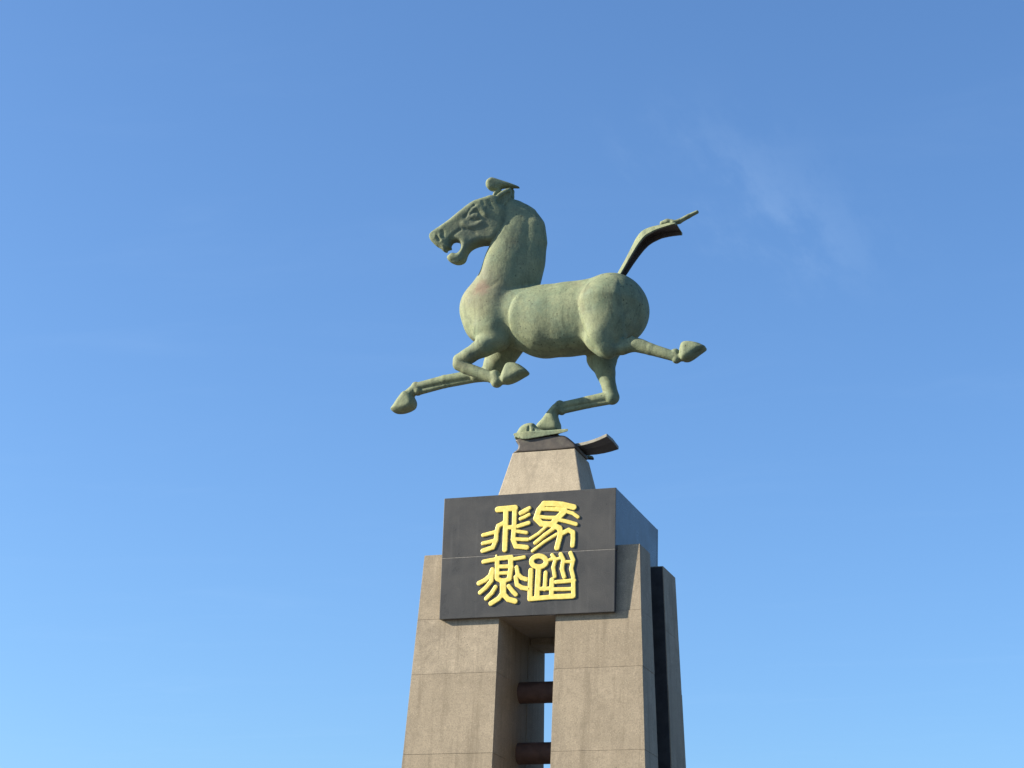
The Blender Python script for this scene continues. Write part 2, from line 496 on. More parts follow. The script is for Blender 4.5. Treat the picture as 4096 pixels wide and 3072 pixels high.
JL = [.91, .02, -.718, -1.77, -2.82, -3.87, -4.92, -5.97, -6.95]
for sxn in (-1, 1):
    for front in (1, 0):
        p = empty('pillar', (0, 0, 0), ped)
        for i in range(len(JL) - 1):
            zt, zb = JL[i] + Z0, JL[i + 1] + Z0
            if sxn > 0 and i in (0, 1): zb += .012
            if sxn > 0 and i in (1, 2): zt += .012
            zt -= .0012 if i else 0; zb += .0012
            def ring(z):
                xo = ox(z) + random.uniform(-.0025, .0025); xi = XI + random.uniform(-.002, .002)
                if front: y0, y1 = fy(z) + random.uniform(-.0025, .0025), YI0
                else: y0, y1 = YI1, by(z)
                x0, x1 = (xi, xo) if sxn > 0 else (-xo, -xi)
                return [(x0, y0, z), (x1, y0, z), (x1, y1, z), (x0, y1, z)]
            hexa('stone_block', rel(ring(zb) + ring(zt)), M_STONE, p, bevel=.003)
        # mortar core that closes the joints from inside
        def ring2(z):
            e = .007
            if front: y0, y1 = fy(z) + e, YI0 - e
            else: y0, y1 = YI1 + e, by(z) - e
            xo = ox(z) - e; xi = XI + e
            x0, x1 = (xi, xo) if sxn > 0 else (-xo, -xi)
            return [(x0, y0, z), (x1, y0, z), (x1, y1, z), (x0, y1, z)]
        hexa('mortar_core', rel(ring2(Z0 - 6.9) + ring2(Z0 + .88)), M_CORE, p, bevel=0)
    # recessed web between the front and the back pillar
    x0, x1 = (XI + .004, 1.0) if sxn > 0 else (-1.0, -XI - .004)
    hexa('recessed_web', rel(box_pts(x0, x1, YI0 + .004, YI1 - .004, Z0 - 6.93, Z0 + .85)), M_STONE, ped, bevel=0)
    # near-black strip added to paint the shade inside each groove
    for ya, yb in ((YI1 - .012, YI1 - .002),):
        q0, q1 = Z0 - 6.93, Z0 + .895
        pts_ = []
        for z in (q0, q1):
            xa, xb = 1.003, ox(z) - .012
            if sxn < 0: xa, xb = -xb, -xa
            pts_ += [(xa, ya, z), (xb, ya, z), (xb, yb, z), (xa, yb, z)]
        hexa('groove_shade_strip', rel(pts_), M_SHADE, ped, bevel=0)
# cross beams between the two sides
for k in range(8):
    z = Z0 - .668 - .808 * k
    bm = bmesh.new()
    rg = [[bm.verts.new((sx_, 1.04 - PO.y + .143 * math.cos(q * math.tau / 28), z - .1435 + .1435 * math.sin(q * math.tau / 28))) for q in range(28)] for sx_ in (-XI - .003, XI + .003)]
    for q in range(28): bm.faces.new((rg[0][q], rg[0][(q + 1) % 28], rg[1][(q + 1) % 28], rg[1][q]))
    bmesh.ops.recalc_face_normals(bm, faces=bm.faces)
    me = bpy.data.meshes.new('cross_beam'); bm.to_mesh(me); bm.free()
    if sum(p.normal.y * p.center.y + p.normal.z * (p.center.z - z + .1435) for p in me.polygons) < 0: me.flip_normals()
    link('cross_beam', me, M_BEAM, ped, True)
hexa('lintel', rel(box_pts(-XI + .002, XI - .002, 1.40, 1.985, Z0 - .085, Z0 + .3)), M_STONE, ped, bevel=.006)
# base under the pillars
hexa('base_step', rel(box_pts(-2.6, 2.6, -.9, 3.0, .17, .352)), M_STONE, ped, bevel=.015)
hexa('base_step', rel(box_pts(-3.0, 3.0, -1.3, 3.4, 0.002, .168)), M_STONE, ped, bevel=.015)
# inscribed block: granite slabs over a core
HW, BD, BH, JT = 1.2, 2.173, 1.656, .826
blk = empty('inscribed_block', (0, 0, 0), ped)
hexa('block_core', rel(box_pts(-HW + .03, HW - .03, .03, BD - .03, Z0 + .004, Z0 + BH - .004)), M_CORE, blk, bevel=0)
G = .003
for z0, z1 in ((0, JT - G), (JT + G, BH)):
    z0 += Z0; z1 += Z0
    hexa('granite_slab', rel(box_pts(-HW, HW, 0, .05, z0, z1)), M_GRAN, blk, bevel=.006)
    hexa('granite_slab', rel(box_pts(-HW, HW, BD - .05, BD, z0, z1)), M_GRAN, blk, bevel=.006)
    for sxn in (-1, 1):
        a, b = (HW - .05, HW - .002) if sxn > 0 else (-HW + .002, -HW + .05)
        hexa('granite_slab', rel(box_pts(a, b, .0505, BD - .0505, z0 + .002, z1 - .002)), M_GRAN, blk, bevel=.006)
# pale sealant in the front joint
hexa('joint_sealant', rel(box_pts(-HW + .004, HW - .004, .0015, .03, Z0 + JT - G - .002, Z0 + JT + G + .002)),
     mat_simple('pale_sealant', (.10, .095, .09), (.18, .17, .16), 30), blk, bevel=0)
# gilded seal-script characters, carved proud of the slabs
CHARS = [[[0.0424,[[-0.425,8.754],[-0.288,8.758],[-0.182,8.762]]],[0.0379,[[-0.31,8.728],[-0.308,8.47],[-0.31,8.198]]],[0.0347,[[-0.187,8.757],[-0.187,8.504],[-0.198,8.33],[-0.156,8.235],[-0.003,8.211]]],[0.0317,[[-0.29,8.5],[-0.19,8.494]]],[0.0275,[[-0.106,8.69],[-0.044,8.722],[0.018,8.748]]],[0.0232,[[-0.106,8.675],[-0.054,8.692],[-0.002,8.72]]],[0.0264,[[-0.104,8.607],[-0.042,8.629],[0.015,8.657]]],[0.0295,[[-0.138,8.506],[-0.07,8.523],[0.013,8.544]]],[0.0263,[[-0.162,8.441],[-0.014,8.412]]],[0.0273,[[-0.159,8.333],[-0.064,8.322],[0.007,8.318]]],[0.0328,[[-0.324,8.569],[-0.412,8.527],[-0.433,8.436],[-0.437,8.333],[-0.476,8.237],[-0.618,8.199]]],[0.0286,[[-0.62,8.413],[-0.52,8.432],[-0.447,8.447]]],[0.0285,[[-0.621,8.3],[-0.527,8.315],[-0.443,8.333]]]],[[0.0409,[[0.633,8.72],[0.477,8.765],[0.341,8.787],[0.221,8.794],[0.15,8.711],[0.114,8.6],[0.192,8.521],[0.338,8.504]]],[0.0294,[[0.197,8.723],[0.395,8.706],[0.52,8.688]]],[0.0273,[[0.147,8.623],[0.262,8.601],[0.387,8.594]]],[0.0441,[[0.495,8.664],[0.419,8.592],[0.338,8.504]]],[0.0262,[[0.541,8.666],[0.625,8.636],[0.693,8.584]]],[0.0282,[[0.409,8.567],[0.555,8.527],[0.669,8.487]]],[0.0386,[[0.338,8.504],[0.443,8.447],[0.46,8.375],[0.436,8.284],[0.412,8.184]]],[0.0334,[[0.486,8.378],[0.567,8.414],[0.628,8.38],[0.63,8.284],[0.625,8.203]]],[0.0242,[[0.255,8.478],[0.153,8.392],[0.04,8.327]]],[0.0283,[[0.38,8.461],[0.237,8.367],[0.11,8.267]]],[0.0241,[[0.403,8.368],[0.239,8.275],[0.076,8.16]]]],[[0.0355,[[0.27,8.007],[0.266,7.985],[0.252,7.965],[0.23,7.95],[0.202,7.941],[0.17,7.939],[0.139,7.945],[0.11,7.956],[0.087,7.974],[0.072,7.995],[0.067,8.018],[0.071,8.04],[0.085,8.06],[0.107,8.075],[0.135,8.084],[0.167,8.086],[0.198,8.08],[0.227,8.068],[0.25,8.051],[0.265,8.03],[0.27,8.007]]],[0.0354,[[0.061,7.899],[0.058,7.707],[0.058,7.521]]],[0.0385,[[0.167,7.934],[0.16,7.742],[0.155,7.542]]],[0.0342,[[0.058,7.516],[0.197,7.522],[0.351,7.528]]],[0.0301,[[0.266,7.858],[0.261,7.747],[0.256,7.637]]],[0.0291,[[0.163,7.647],[0.256,7.642],[0.317,7.644]]],[0.0281,[[0.348,8.091],[0.395,8.033],[0.367,7.923],[0.391,7.801]]],[0.0311,[[0.466,8.095],[0.504,8.017],[0.486,7.897],[0.519,7.79]]],[0.0311,[[0.6,8.103],[0.639,8.01],[0.614,7.891],[0.644,7.779]]],[0.024,[[0.277,8.014],[0.339,8.036],[0.39,8.043]]],[0.0229,[[0.411,8.032],[0.483,8.049]]],[0.0239,[[0.515,7.991],[0.617,7.986]]],[0.0342,[[0.354,7.758],[0.353,7.533]]],[0.029,[[0.408,7.725],[0.541,7.729],[0.658,7.736]]],[0.032,[[0.645,7.744],[0.653,7.529]]],[0.0279,[[0.359,7.632],[0.502,7.625],[0.645,7.624]]],[0.0372,[[0.351,7.531],[0.494,7.528],[0.637,7.529]]]],[[0.0306,[[-0.602,8.049],[-0.518,8.062],[-0.423,8.071]]],[0.0336,[[-0.423,8.081],[-0.308,8.085],[-0.214,8.09]]],[0.0273,[[-0.223,8.06],[-0.119,8.07],[-0.036,8.081]]],[0.0148,[[-0.425,8.127],[-0.418,8.086]]],[0.0346,[[-0.41,8.065],[-0.406,7.942],[-0.406,7.82]]],[0.0367,[[-0.224,8.065],[-0.215,7.953],[-0.234,7.802]]],[0.0294,[[-0.399,7.973],[-0.304,7.968],[-0.221,7.969]]],[0.0262,[[-0.385,7.882],[-0.26,7.879]]],[0.0325,[[-0.398,7.805],[-0.319,7.771],[-0.231,7.797]]],[0.046,[[-0.319,7.766],[-0.313,7.593]]],[0.0356,[[-0.324,7.604],[-0.374,7.541],[-0.478,7.48]]],[0.0375,[[-0.302,7.593],[-0.238,7.525],[-0.143,7.495]]],[0.0337,[[-0.476,7.936],[-0.5,7.856],[-0.571,7.798],[-0.656,7.76]]],[0.0315,[[-0.47,7.915],[-0.482,7.784],[-0.557,7.696],[-0.634,7.634]]],[0.0304,[[-0.421,7.7],[-0.471,7.621],[-0.547,7.549]]],[0.0313,[[-0.136,7.949],[-0.118,7.857],[-0.059,7.803],[0.004,7.78]]],[0.0323,[[-0.145,7.818],[-0.124,7.716],[-0.055,7.672],[0.028,7.653]]],[0.0313,[[-0.238,7.701],[-0.179,7.628],[-0.136,7.585]]]]]
for strokes in CHARS:
    pts = np.array([q for s_ in strokes for q in s_[1]])
    lo, hi = pts.min(0), pts.max(0)
    F = Field((lo[0] - .08, -.075, lo[1] - .08), (hi[0] + .08, .035, hi[1] + .08), .006)
    for r, st in strokes:
        for a, b in zip(st[:-1], st[1:]):
            F.add(dict(t='c', p=[[a[0], -.006, a[1], r, .55], [b[0], -.006, b[1], r, .55]], k=.004))
    yy = (F.lo[1] + F.h * np.arange(F.n[1])).astype(np.float32)
    F.D = np.maximum(F.D, (-.017 - yy)[None, :, None])          # faces cut flat
    me = F.mesh('gold_character', (PO.x, PO.y, PO.z))
    link('gold_character', me, M_GOLD, blk, True)
# tapering cap stone
zc0, zc1 = Z0 + BH + .002, Z0 + 2.478
cx, cyy = -.055, BD / 2
hexa('cap_stone', rel([(cx - .632, cyy - .525, zc0), (cx + .632, cyy - .525, zc0), (cx + .632, cyy + .525, zc0), (cx - .632, cyy + .525, zc0),
                   (cx - .45, cyy - .34, zc1), (cx + .45, cyy - .34, zc1), (cx + .45, cyy + .34, zc1), (cx - .45, cyy + .34, zc1)]),
     M_CAP, ped, bevel=.014)

# ------------------------------------------------------------------ horse statue
YB = 1.03
RO = Vector((-.05, YB, zc1))
PATCH = (-.97, -.40, 2.47)
HEADC = [-1.226,0.0,3.459]
horse = empty('horse_statue', RO)
horse['label'] = 'green bronze galloping horse balancing one hind hoof on a flying swallow'
horse['category'] = 'statue'
M_BRZ = mat_bronze()
M_DBR = mat_dark_bronze()
BODY = [{"t":"c","p":[[-0.849,1.03,12.361,0.4108,0.85],[-1.018,1.03,12.071,0.4285,0.95],[-0.991,1.03,11.922,0.4185,0.98]],"k":0.05,"sh":0},{"t":"c","p":[[-0.993,1.03,11.983,0.387,0.95],[-0.176,1.03,11.809,0.5066,0.8]],"k":0.05,"sh":0},{"t":"c","p":[[-0.152,1.03,11.799,0.5402,0.76],[0.189,1.03,11.803,0.5337,0.76],[0.446,1.03,11.81,0.5278,0.76],[0.794,1.03,11.873,0.5306,0.84]],"k":0.06,"sh":0},{"t":"c","p":[[-0.914,0.83,12.046,0.2714,0.8],[-0.918,0.84,11.711,0.2817,0.8]],"k":0.08,"sh":0},{"t":"c","p":[[-1.058,1.23,12.213,0.2757,0.8],[-1.055,1.22,11.865,0.286,0.8]],"k":0.08,"sh":0},{"t":"c","p":[[-0.844,1.03,12.213,0.3987,0.8],[-0.712,1.03,12.446,0.4061,0.66],[-0.645,1.03,12.772,0.3936,0.58]],"k":0.06,"sh":0},{"t":"c","p":[[-0.746,1.06,12.341,0.3426,0.62],[-0.677,1.04,12.544,0.3794,0.58],[-0.616,1.03,12.752,0.3844,0.56],[-0.559,1.03,13.052,0.3579,0.54],[-0.543,1.03,13.252,0.2989,0.54],[-0.6,1.03,13.43,0.2259,0.55],[-0.681,1.03,13.567,0.1387,0.6]],"k":0.1,"sh":1},{"t":"c","p":[[0.786,1.03,11.928,0.4618,0.95]],"k":0.06,"sh":0},{"t":"c","p":[[0.836,0.85,11.872,0.4431,0.74],[0.825,0.81,11.632,0.3421,0.72],[0.779,0.77,11.375,0.2199,0.8],[0.839,0.76,11.218,0.1359,0.9]],"k":0.09,"sh":0},{"t":"c","p":[[0.836,1.2,11.872,0.4431,0.74]],"k":0.12,"sh":0},{"t":"a","p":[[-0.323,12.241],[-0.45,12.157],[-0.534,12.021],[-0.581,11.87],[-0.595,11.715],[-0.577,11.547],[-0.528,11.4],[-0.435,11.262],[-0.285,10.908],[0.951,10.803],[0.929,12.376],[-0.0,12.473]],"h":0.042,"f":0.085,"side":-1,"k":0.01,"z":[12.256,11.872]},{"t":"a","p":[[-0.323,12.241],[-0.45,12.157],[-0.534,12.021],[-0.581,11.87],[-0.595,11.715],[-0.577,11.547],[-0.528,11.4],[-0.435,11.262],[-0.285,10.908],[0.951,10.803],[0.929,12.376],[-0.0,12.473]],"h":0.042,"f":0.085,"side":1,"k":0.01,"z":[12.256,11.872]},{"t":"a","p":[[0.618,12.416],[0.553,12.172],[0.476,11.978],[0.453,11.861],[0.47,11.718],[0.514,11.549],[0.591,11.354],[0.708,11.168],[0.823,11.049],[0.96,10.972],[1.091,11.25],[1.406,11.256],[1.628,11.467],[1.623,12.287]],"h":0.06,"f":0.075,"side":-1,"k":0.01,"z":[12.335,11.903],"x":[0.583,1.085]},{"t":"c","p":[[-0.828,0.84,11.535,0.2135,0.8],[-0.993,0.78,11.408,0.1436,1.0],[-1.219,0.76,11.266,0.1032,1.0],[-1.348,0.76,11.217,0.0988,1.0]],"k":0.06,"sh":0},{"t":"c","p":[[-1.351,0.76,11.158,0.0965,1.0],[-1.248,0.76,11.089,0.0851,1.0],[-0.838,0.76,10.908,0.0801,1.0]],"k":0.012,"sh":0},{"t":"c","p":[[-0.811,0.76,10.934,0.089,0.95],[-0.777,0.76,10.848,0.0889,0.95]],"k":0.006,"sh":0},{"t":"c","p":[[-0.778,0.76,10.872,0.0667,1.0],[-0.637,0.76,10.86,0.0666,1.0]],"k":0.01,"sh":0},{"sh":0,"t":"p","p":[[-0.708,10.89],[-0.683,10.982],[-0.632,11.084],[-0.574,11.102],[-0.468,11.077],[-0.372,11.014],[-0.312,10.946],[-0.404,10.885],[-0.553,10.818],[-0.67,10.811]],"y":0.76,"T":0.13,"r":0.09,"k":0.01,"n":6},{"t":"c","p":[[-0.819,1.23,11.579,0.2731,0.8],[-0.926,1.28,11.388,0.2186,0.85],[-0.984,1.28,11.296,0.1821,1.0],[-1.1,1.28,11.173,0.1138,1.0],[-1.28,1.28,11.152,0.0935,1.0]],"k":0.03,"sh":0},{"t":"c","p":[[-1.281,1.28,11.176,0.0775,1.0],[-1.766,1.28,11.132,0.0733,1.0],[-2.192,1.28,11.063,0.0621,1.0]],"k":0.015,"sh":0},{"t":"c","p":[[-1.282,1.29,11.112,0.0501,1.0],[-1.766,1.29,11.055,0.0435,1.0],[-2.155,1.29,10.985,0.0459,1.0]],"k":0.004,"sh":0},{"t":"c","p":[[-2.21,1.28,11.072,0.069,1.0],[-2.177,1.28,10.996,0.0689,1.0]],"k":0.006,"sh":0},{"t":"c","p":[[-2.228,1.28,11.037,0.069,1.0],[-2.333,1.28,10.924,0.092,1.0]],"k":0.012,"sh":0},{"sh":0,"t":"p","p":[[-2.374,10.995],[-2.279,10.963],[-2.221,10.89],[-2.197,10.816],[-2.226,10.74],[-2.358,10.686],[-2.494,10.686],[-2.568,10.733],[-2.525,10.805],[-2.456,10.909]],"y":1.28,"T":0.125,"r":0.085,"k":0.015,"n":6},{"t":"c","p":[[0.845,0.76,11.217,0.1359,0.9],[1.039,0.76,11.207,0.1094,1.0],[1.211,0.76,11.238,0.1136,0.9]],"k":0.03,"sh":0},{"t":"c","p":[[1.192,0.76,11.317,0.0525,1.0],[1.231,0.76,11.225,0.0873,1.0]],"k":0.02,"sh":0},{"t":"c","p":[[1.231,0.76,11.229,0.1091,0.9],[1.446,0.76,11.136,0.0827,1.0],[1.77,0.76,11.008,0.0714,1.0]],"k":0.015,"sh":0},{"t":"c","p":[[1.799,0.76,11.047,0.0649,1.0],[1.817,0.76,10.96,0.0648,1.0]],"k":0.004,"sh":0},{"t":"c","p":[[1.804,0.76,10.984,0.0606,1.0],[1.915,0.76,10.974,0.0561,1.0]],"k":0.008,"sh":0},{"sh":0,"t":"p","p":[[1.87,10.994],[1.87,11.098],[1.903,11.176],[1.97,11.191],[2.092,11.166],[2.18,11.126],[2.231,11.084],[2.147,11.016],[1.992,10.922],[1.904,10.929]],"y":0.76,"T":0.13,"r":0.09,"k":0.01,"n":6},{"t":"c","p":[[0.649,1.23,11.494,0.3356,0.7],[0.614,1.25,11.254,0.2189,0.75],[0.677,1.22,11.013,0.1334,1.0],[0.737,1.2,10.79,0.0974,1.0],[0.784,1.19,10.631,0.106,0.9]],"k":0.03,"sh":0},{"t":"c","p":[[0.765,1.19,10.649,0.0795,1.0],[0.449,1.17,10.602,0.0687,1.0],[0.071,1.16,10.549,0.0622,1.0]],"k":0.015,"sh":0},{"t":"c","p":[[0.789,1.19,10.584,0.0486,1.0],[0.45,1.17,10.534,0.042,1.0],[0.096,1.16,10.481,0.0444,1.0]],"k":0.004,"sh":0},{"t":"c","p":[[0.034,1.15,10.56,0.0733,1.0],[0.064,1.15,10.471,0.0577,1.0]],"k":0.006,"sh":0},{"sh":0,"t":"p","p":[[0.027,10.587],[-0.042,10.558],[-0.122,10.47],[-0.201,10.365],[-0.294,10.259],[-0.278,10.184],[0.042,10.158],[0.063,10.252],[0.035,10.335],[0.017,10.419],[0.058,10.48]],"y":1.12,"T":0.105,"r":0.085,"k":0.015,"n":6},{"sh":1,"t":"p","p":[[-0.957,13.725],[-1.04,13.69],[-1.111,13.662],[-1.176,13.639],[-1.228,13.607],[-1.287,13.561],[-1.356,13.499],[-1.431,13.432],[-1.506,13.361],[-1.576,13.302],[-1.622,13.266],[-1.674,13.226],[-1.749,13.171],[-1.789,13.131],[-1.806,13.082],[-1.788,13.025],[-1.747,12.975],[-1.698,12.926],[-1.643,12.892],[-1.594,12.847],[-1.564,12.846],[-1.551,12.881],[-1.507,12.903],[-1.512,12.944],[-1.481,12.997],[-1.44,13.018],[-1.392,13.004],[-1.364,12.96],[-1.359,12.899],[-1.381,12.85],[-1.415,12.82],[-1.475,12.827],[-1.521,12.793],[-1.548,12.761],[-1.533,12.714],[-1.481,12.675],[-1.409,12.659],[-1.345,12.684],[-1.303,12.737],[-1.285,12.813],[-1.257,12.876],[-1.211,12.926],[-1.136,12.97],[-1.041,12.996],[-0.946,13.0],[-0.876,13.029],[-0.819,13.114],[-0.774,13.199],[-0.744,13.297],[-0.741,13.421],[-0.766,13.545],[-0.81,13.634],[-0.872,13.708]],"y":1.03,"T":0.075,"r":0.07,"k":0.012,"n":4,"T2":0.165,"ax":[-1.715,13.048,-0.981,13.356]},{"t":"c","p":[[-0.929,0.945,13.28,0.2198,0.3]],"k":0.015,"sh":1},{"t":"c","p":[[-1.169,0.955,13.44,0.1217,0.42]],"k":0.04,"sh":1},{"t":"c","p":[[-1.335,0.97,13.108,0.096,0.45]],"k":0.04,"sh":1},{"t":"c","p":[[-1.741,0.985,13.042,0.0483,0.8],[-1.698,0.98,13.056,0.045,1.0]],"k":0.02,"sh":1},{"t":"c","p":[[-0.983,1.115,13.35,0.2213,0.3]],"k":0.015,"sh":1},{"t":"c","p":[[-1.219,1.105,13.502,0.1224,0.42]],"k":0.04,"sh":1},{"t":"c","p":[[-1.375,1.09,13.157,0.0965,0.45]],"k":0.04,"sh":1},{"t":"c","p":[[-1.772,1.075,13.078,0.0484,0.8],[-1.733,1.08,13.096,0.0452,1.0]],"k":0.02,"sh":1},{"t":"h","p":[[-1.235,13.427],[-1.184,13.498],[-1.113,13.512],[-1.046,13.47],[-1.002,13.402]],"r":0.0384,"h":0.016,"k":0.01,"side":0,"sh":1},{"t":"h","p":[[-1.294,13.348],[-1.241,13.427],[-1.196,13.498],[-1.155,13.531]],"r":0.0192,"h":-0.0144,"k":0.01,"side":0,"sh":1},{"t":"h","p":[[-1.168,13.375],[-1.12,13.37]],"r":0.0447,"h":0.0176,"k":0.01,"side":0,"sh":1},{"t":"h","p":[[-1.204,13.394],[-1.163,13.426],[-1.11,13.429],[-1.067,13.386]],"r":0.0141,"h":-0.0112,"k":0.01,"side":0,"sh":1},{"t":"h","p":[[-1.189,13.318],[-1.141,13.293],[-1.082,13.313]],"r":0.0166,"h":-0.0128,"k":0.01,"side":0,"sh":1},{"t":"h","p":[[-1.306,13.252],[-1.233,13.207],[-1.145,13.224],[-1.063,13.269]],"r":0.0384,"h":0.0144,"k":0.01,"side":0,"sh":1},{"t":"h","p":[[-1.291,13.17],[-1.196,13.153],[-1.135,13.108]],"r":0.023,"h":-0.0112,"k":0.01,"side":0,"sh":1},{"t":"h","p":[[-1.499,13.017],[-1.454,13.08],[-1.408,13.117],[-1.35,13.16]],"r":0.0205,"h":-0.0128,"k":0.01,"side":0,"sh":1},{"t":"h","p":[[-1.451,12.998],[-1.369,13.036],[-1.303,13.005]],"r":0.0383,"h":0.006,"k":0.01,"side":0,"sh":1},{"t":"h","p":[[-1.598,13.129],[-1.59,13.081],[-1.606,13.033]],"r":0.0218,"h":-0.0128,"k":0.01,"side":0,"sh":1},{"t":"h","p":[[-1.643,13.065],[-1.617,13.025],[-1.598,12.992]],"r":0.0218,"h":0.0112,"k":0.01,"side":0,"sh":1},{"t":"h","p":[[-1.669,13.051],[-1.64,12.997]],"r":0.0167,"h":-0.016,"k":0.01,"side":0,"sh":1},{"t":"h","p":[[-1.552,12.864],[-1.507,12.921]],"r":0.0383,"h":0.0112,"k":0.01,"side":0,"sh":1},{"t":"h","p":[[-1.05,13.601],[-1.037,13.553]],"r":0.0166,"h":-0.006,"k":0.01,"side":0,"sh":1},{"t":"h","p":[[-0.955,13.605],[-0.929,13.537],[-0.898,13.49]],"r":0.0179,"h":-0.006,"k":0.01,"side":0,"sh":1},{"t":"h","p":[[-0.779,13.495],[-0.722,13.394],[-0.721,13.256],[-0.762,13.131],[-0.825,13.046]],"r":0.0229,"h":0.006,"k":0.01,"side":0,"sh":1},{"t":"h","p":[[-1.45,12.665],[-1.38,12.668],[-1.334,12.71]],"r":0.0255,"h":0.005,"k":0.01,"side":0,"sh":1},{"t":"h","p":[[-1.457,12.692],[-1.393,12.708]],"r":0.0153,"h":-0.005,"k":0.01,"side":0,"sh":1},{"sh":1,"t":"p","p":[[-0.879,13.567],[-0.914,13.613],[-0.919,13.664],[-0.89,13.717],[-0.847,13.766],[-0.791,13.813],[-0.741,13.839],[-0.693,13.853],[-0.685,13.813],[-0.69,13.749],[-0.709,13.689],[-0.751,13.616],[-0.807,13.555]],"y":0.9450000000000001,"T":0.045,"r":0.03,"k":0.008,"n":6},{"sh":1,"t":"p","p":[[-0.806,13.72],[-0.782,13.841],[-0.732,13.907],[-0.701,13.904],[-0.7,13.844],[-0.704,13.761]],"y":1.115,"T":0.045,"r":0.03,"k":0.008,"n":6},{"t":"c","p":[[-0.689,1.03,13.547,0.1433,0.62],[-0.757,1.03,13.657,0.0973,0.7]],"k":0.03,"sh":1},{"sh":1,"t":"p","p":[[-0.852,13.584],[-0.864,13.623],[-0.845,13.675],[-0.796,13.728],[-0.736,13.775],[-0.696,13.796],[-0.694,13.745],[-0.719,13.676],[-0.768,13.603],[-0.818,13.562]],"y":0.89,"T":0.05,"r":0.02,"k":0.01,"n":6,"sub":1},{"sh":1,"t":"p","p":[[-0.966,13.676],[-0.971,13.735],[-0.959,13.784],[-0.94,13.828],[-0.886,13.85],[-0.842,13.852],[-0.875,13.807],[-0.9,13.758],[-0.898,13.679]],"y":1.03,"T":0.05,"r":0.045,"k":0.01,"n":6},{"sh":1,"t":"p","p":[[-1.06,13.942],[-1.051,13.987],[-1.021,14.024],[-0.981,14.044],[-0.936,14.036],[-0.874,14.016],[-0.788,13.988],[-0.701,13.958],[-0.597,13.909],[-0.666,13.902],[-0.751,13.9],[-0.809,13.893],[-0.853,13.88],[-0.869,13.851],[-0.916,13.835],[-0.971,13.837],[-1.019,13.856],[-1.051,13.895]],"y":1.03,"T":0.085,"r":0.07,"k":0.015,"n":6},{"t":"c","p":[[-0.911,0.94,13.885,0.0201,1.0],[-0.847,0.955,13.87,0.0109,1.0],[-0.75,0.97,13.887,0.0073,1.0]],"k":0.01,"sh":1,"sub":1},{"t":"h","p":[[-1.142,12.178],[-1.024,12.227],[-0.882,12.261],[-0.79,12.337]],"r":0.0315,"h":-0.005,"k":0.01,"side":-1,"sh":0},{"t":"h","p":[[-0.132,12.499],[-0.223,12.364],[-0.457,12.303]],"r":0.0268,"h":-0.006,"k":0.01,"side":-1,"sh":0},{"t":"h","p":[[-0.09,12.689],[-0.204,12.555]],"r":0.0224,"h":-0.006,"k":0.01,"side":-1,"sh":0},{"t":"h","p":[[-1.212,11.535],[-1.114,11.466]],"r":0.0269,"h":-0.008,"k":0.01,"side":-1,"sh":0},{"t":"h","p":[[1.426,11.723],[1.387,11.552],[1.279,11.359],[1.134,11.257],[0.999,11.227]],"r":0.0566,"h":-0.03,"k":0.01,"side":-1,"sh":0}]
al = np.concatenate([np.array([q[:3] for q in p['p']]) if p['t'] == 'c' else np.array([[q[0], YB, q[1]] for q in p['p']]) for p in BODY])
print('horse extents', al.min(0), al.max(0))
H = .0125
F = Field((al[:, 0].min() - .15, YB - .72, al[:, 2].min() - .12), (al[:, 0].max() + .5, YB + .62, al[:, 2].max() + .12), H)
for p in BODY: F.add(p)
me = F.mesh('body', RO)
link('body', me, M_BRZ, horse, True)
print('horse verts', len(me.vertices))

def sweep(name, sec, m, parent):
    """sec: list of rings of points -> closed skin"""
    bm = bmesh.new(); R_ = [[bm.verts.new(Vector(q) - RO) for q in r] for r in sec]
    n = len(R_[0])
    for a, b in zip(R_[:-1], R_[1:]):
        for i in range(n): bm.faces.new((a[i], a[(i + 1) % n], b[(i + 1) % n], b[i]))
    bm.faces.new(R_[0][::-1]); bm.faces.new(R_[-1])
    bmesh.ops.recalc_face_normals(bm, faces=bm.faces)
    me = bpy.data.meshes.new(name); bm.to_mesh(me); bm.free()
    o = link(name, me, m, parent, True); me.set_sharp_from_angle(angle=math.radians(38)); return o
# tail: broad strap of hair, knotted near its end, brush beyond the knot
TAIL = [[0.935,12.398,0.034,0.19],[1.045,12.582,0.037,0.22],[1.145,12.75,0.047,0.26],[1.223,12.868,0.06,0.29],[1.299,12.945,0.068,0.31],[1.393,12.987,0.062,0.32],[1.486,13.01,0.05,0.33],[1.594,13.023,0.043,0.36],[1.694,13.03,0.038,0.4],[1.773,13.022,0.02,0.44]]
ROD = [[1.72,0.93,13.066],[1.804,0.95,13.093],[1.936,0.95,13.156],[2.061,0.95,13.208]]
KNOT = [[1.564,0.89,13.078,0.042],[1.635,0.89,13.092,0.046],[1.705,0.89,13.088,0.038]]
sec = []
pts = [Vector((q[0], 0, q[1])) for q in TAIL]
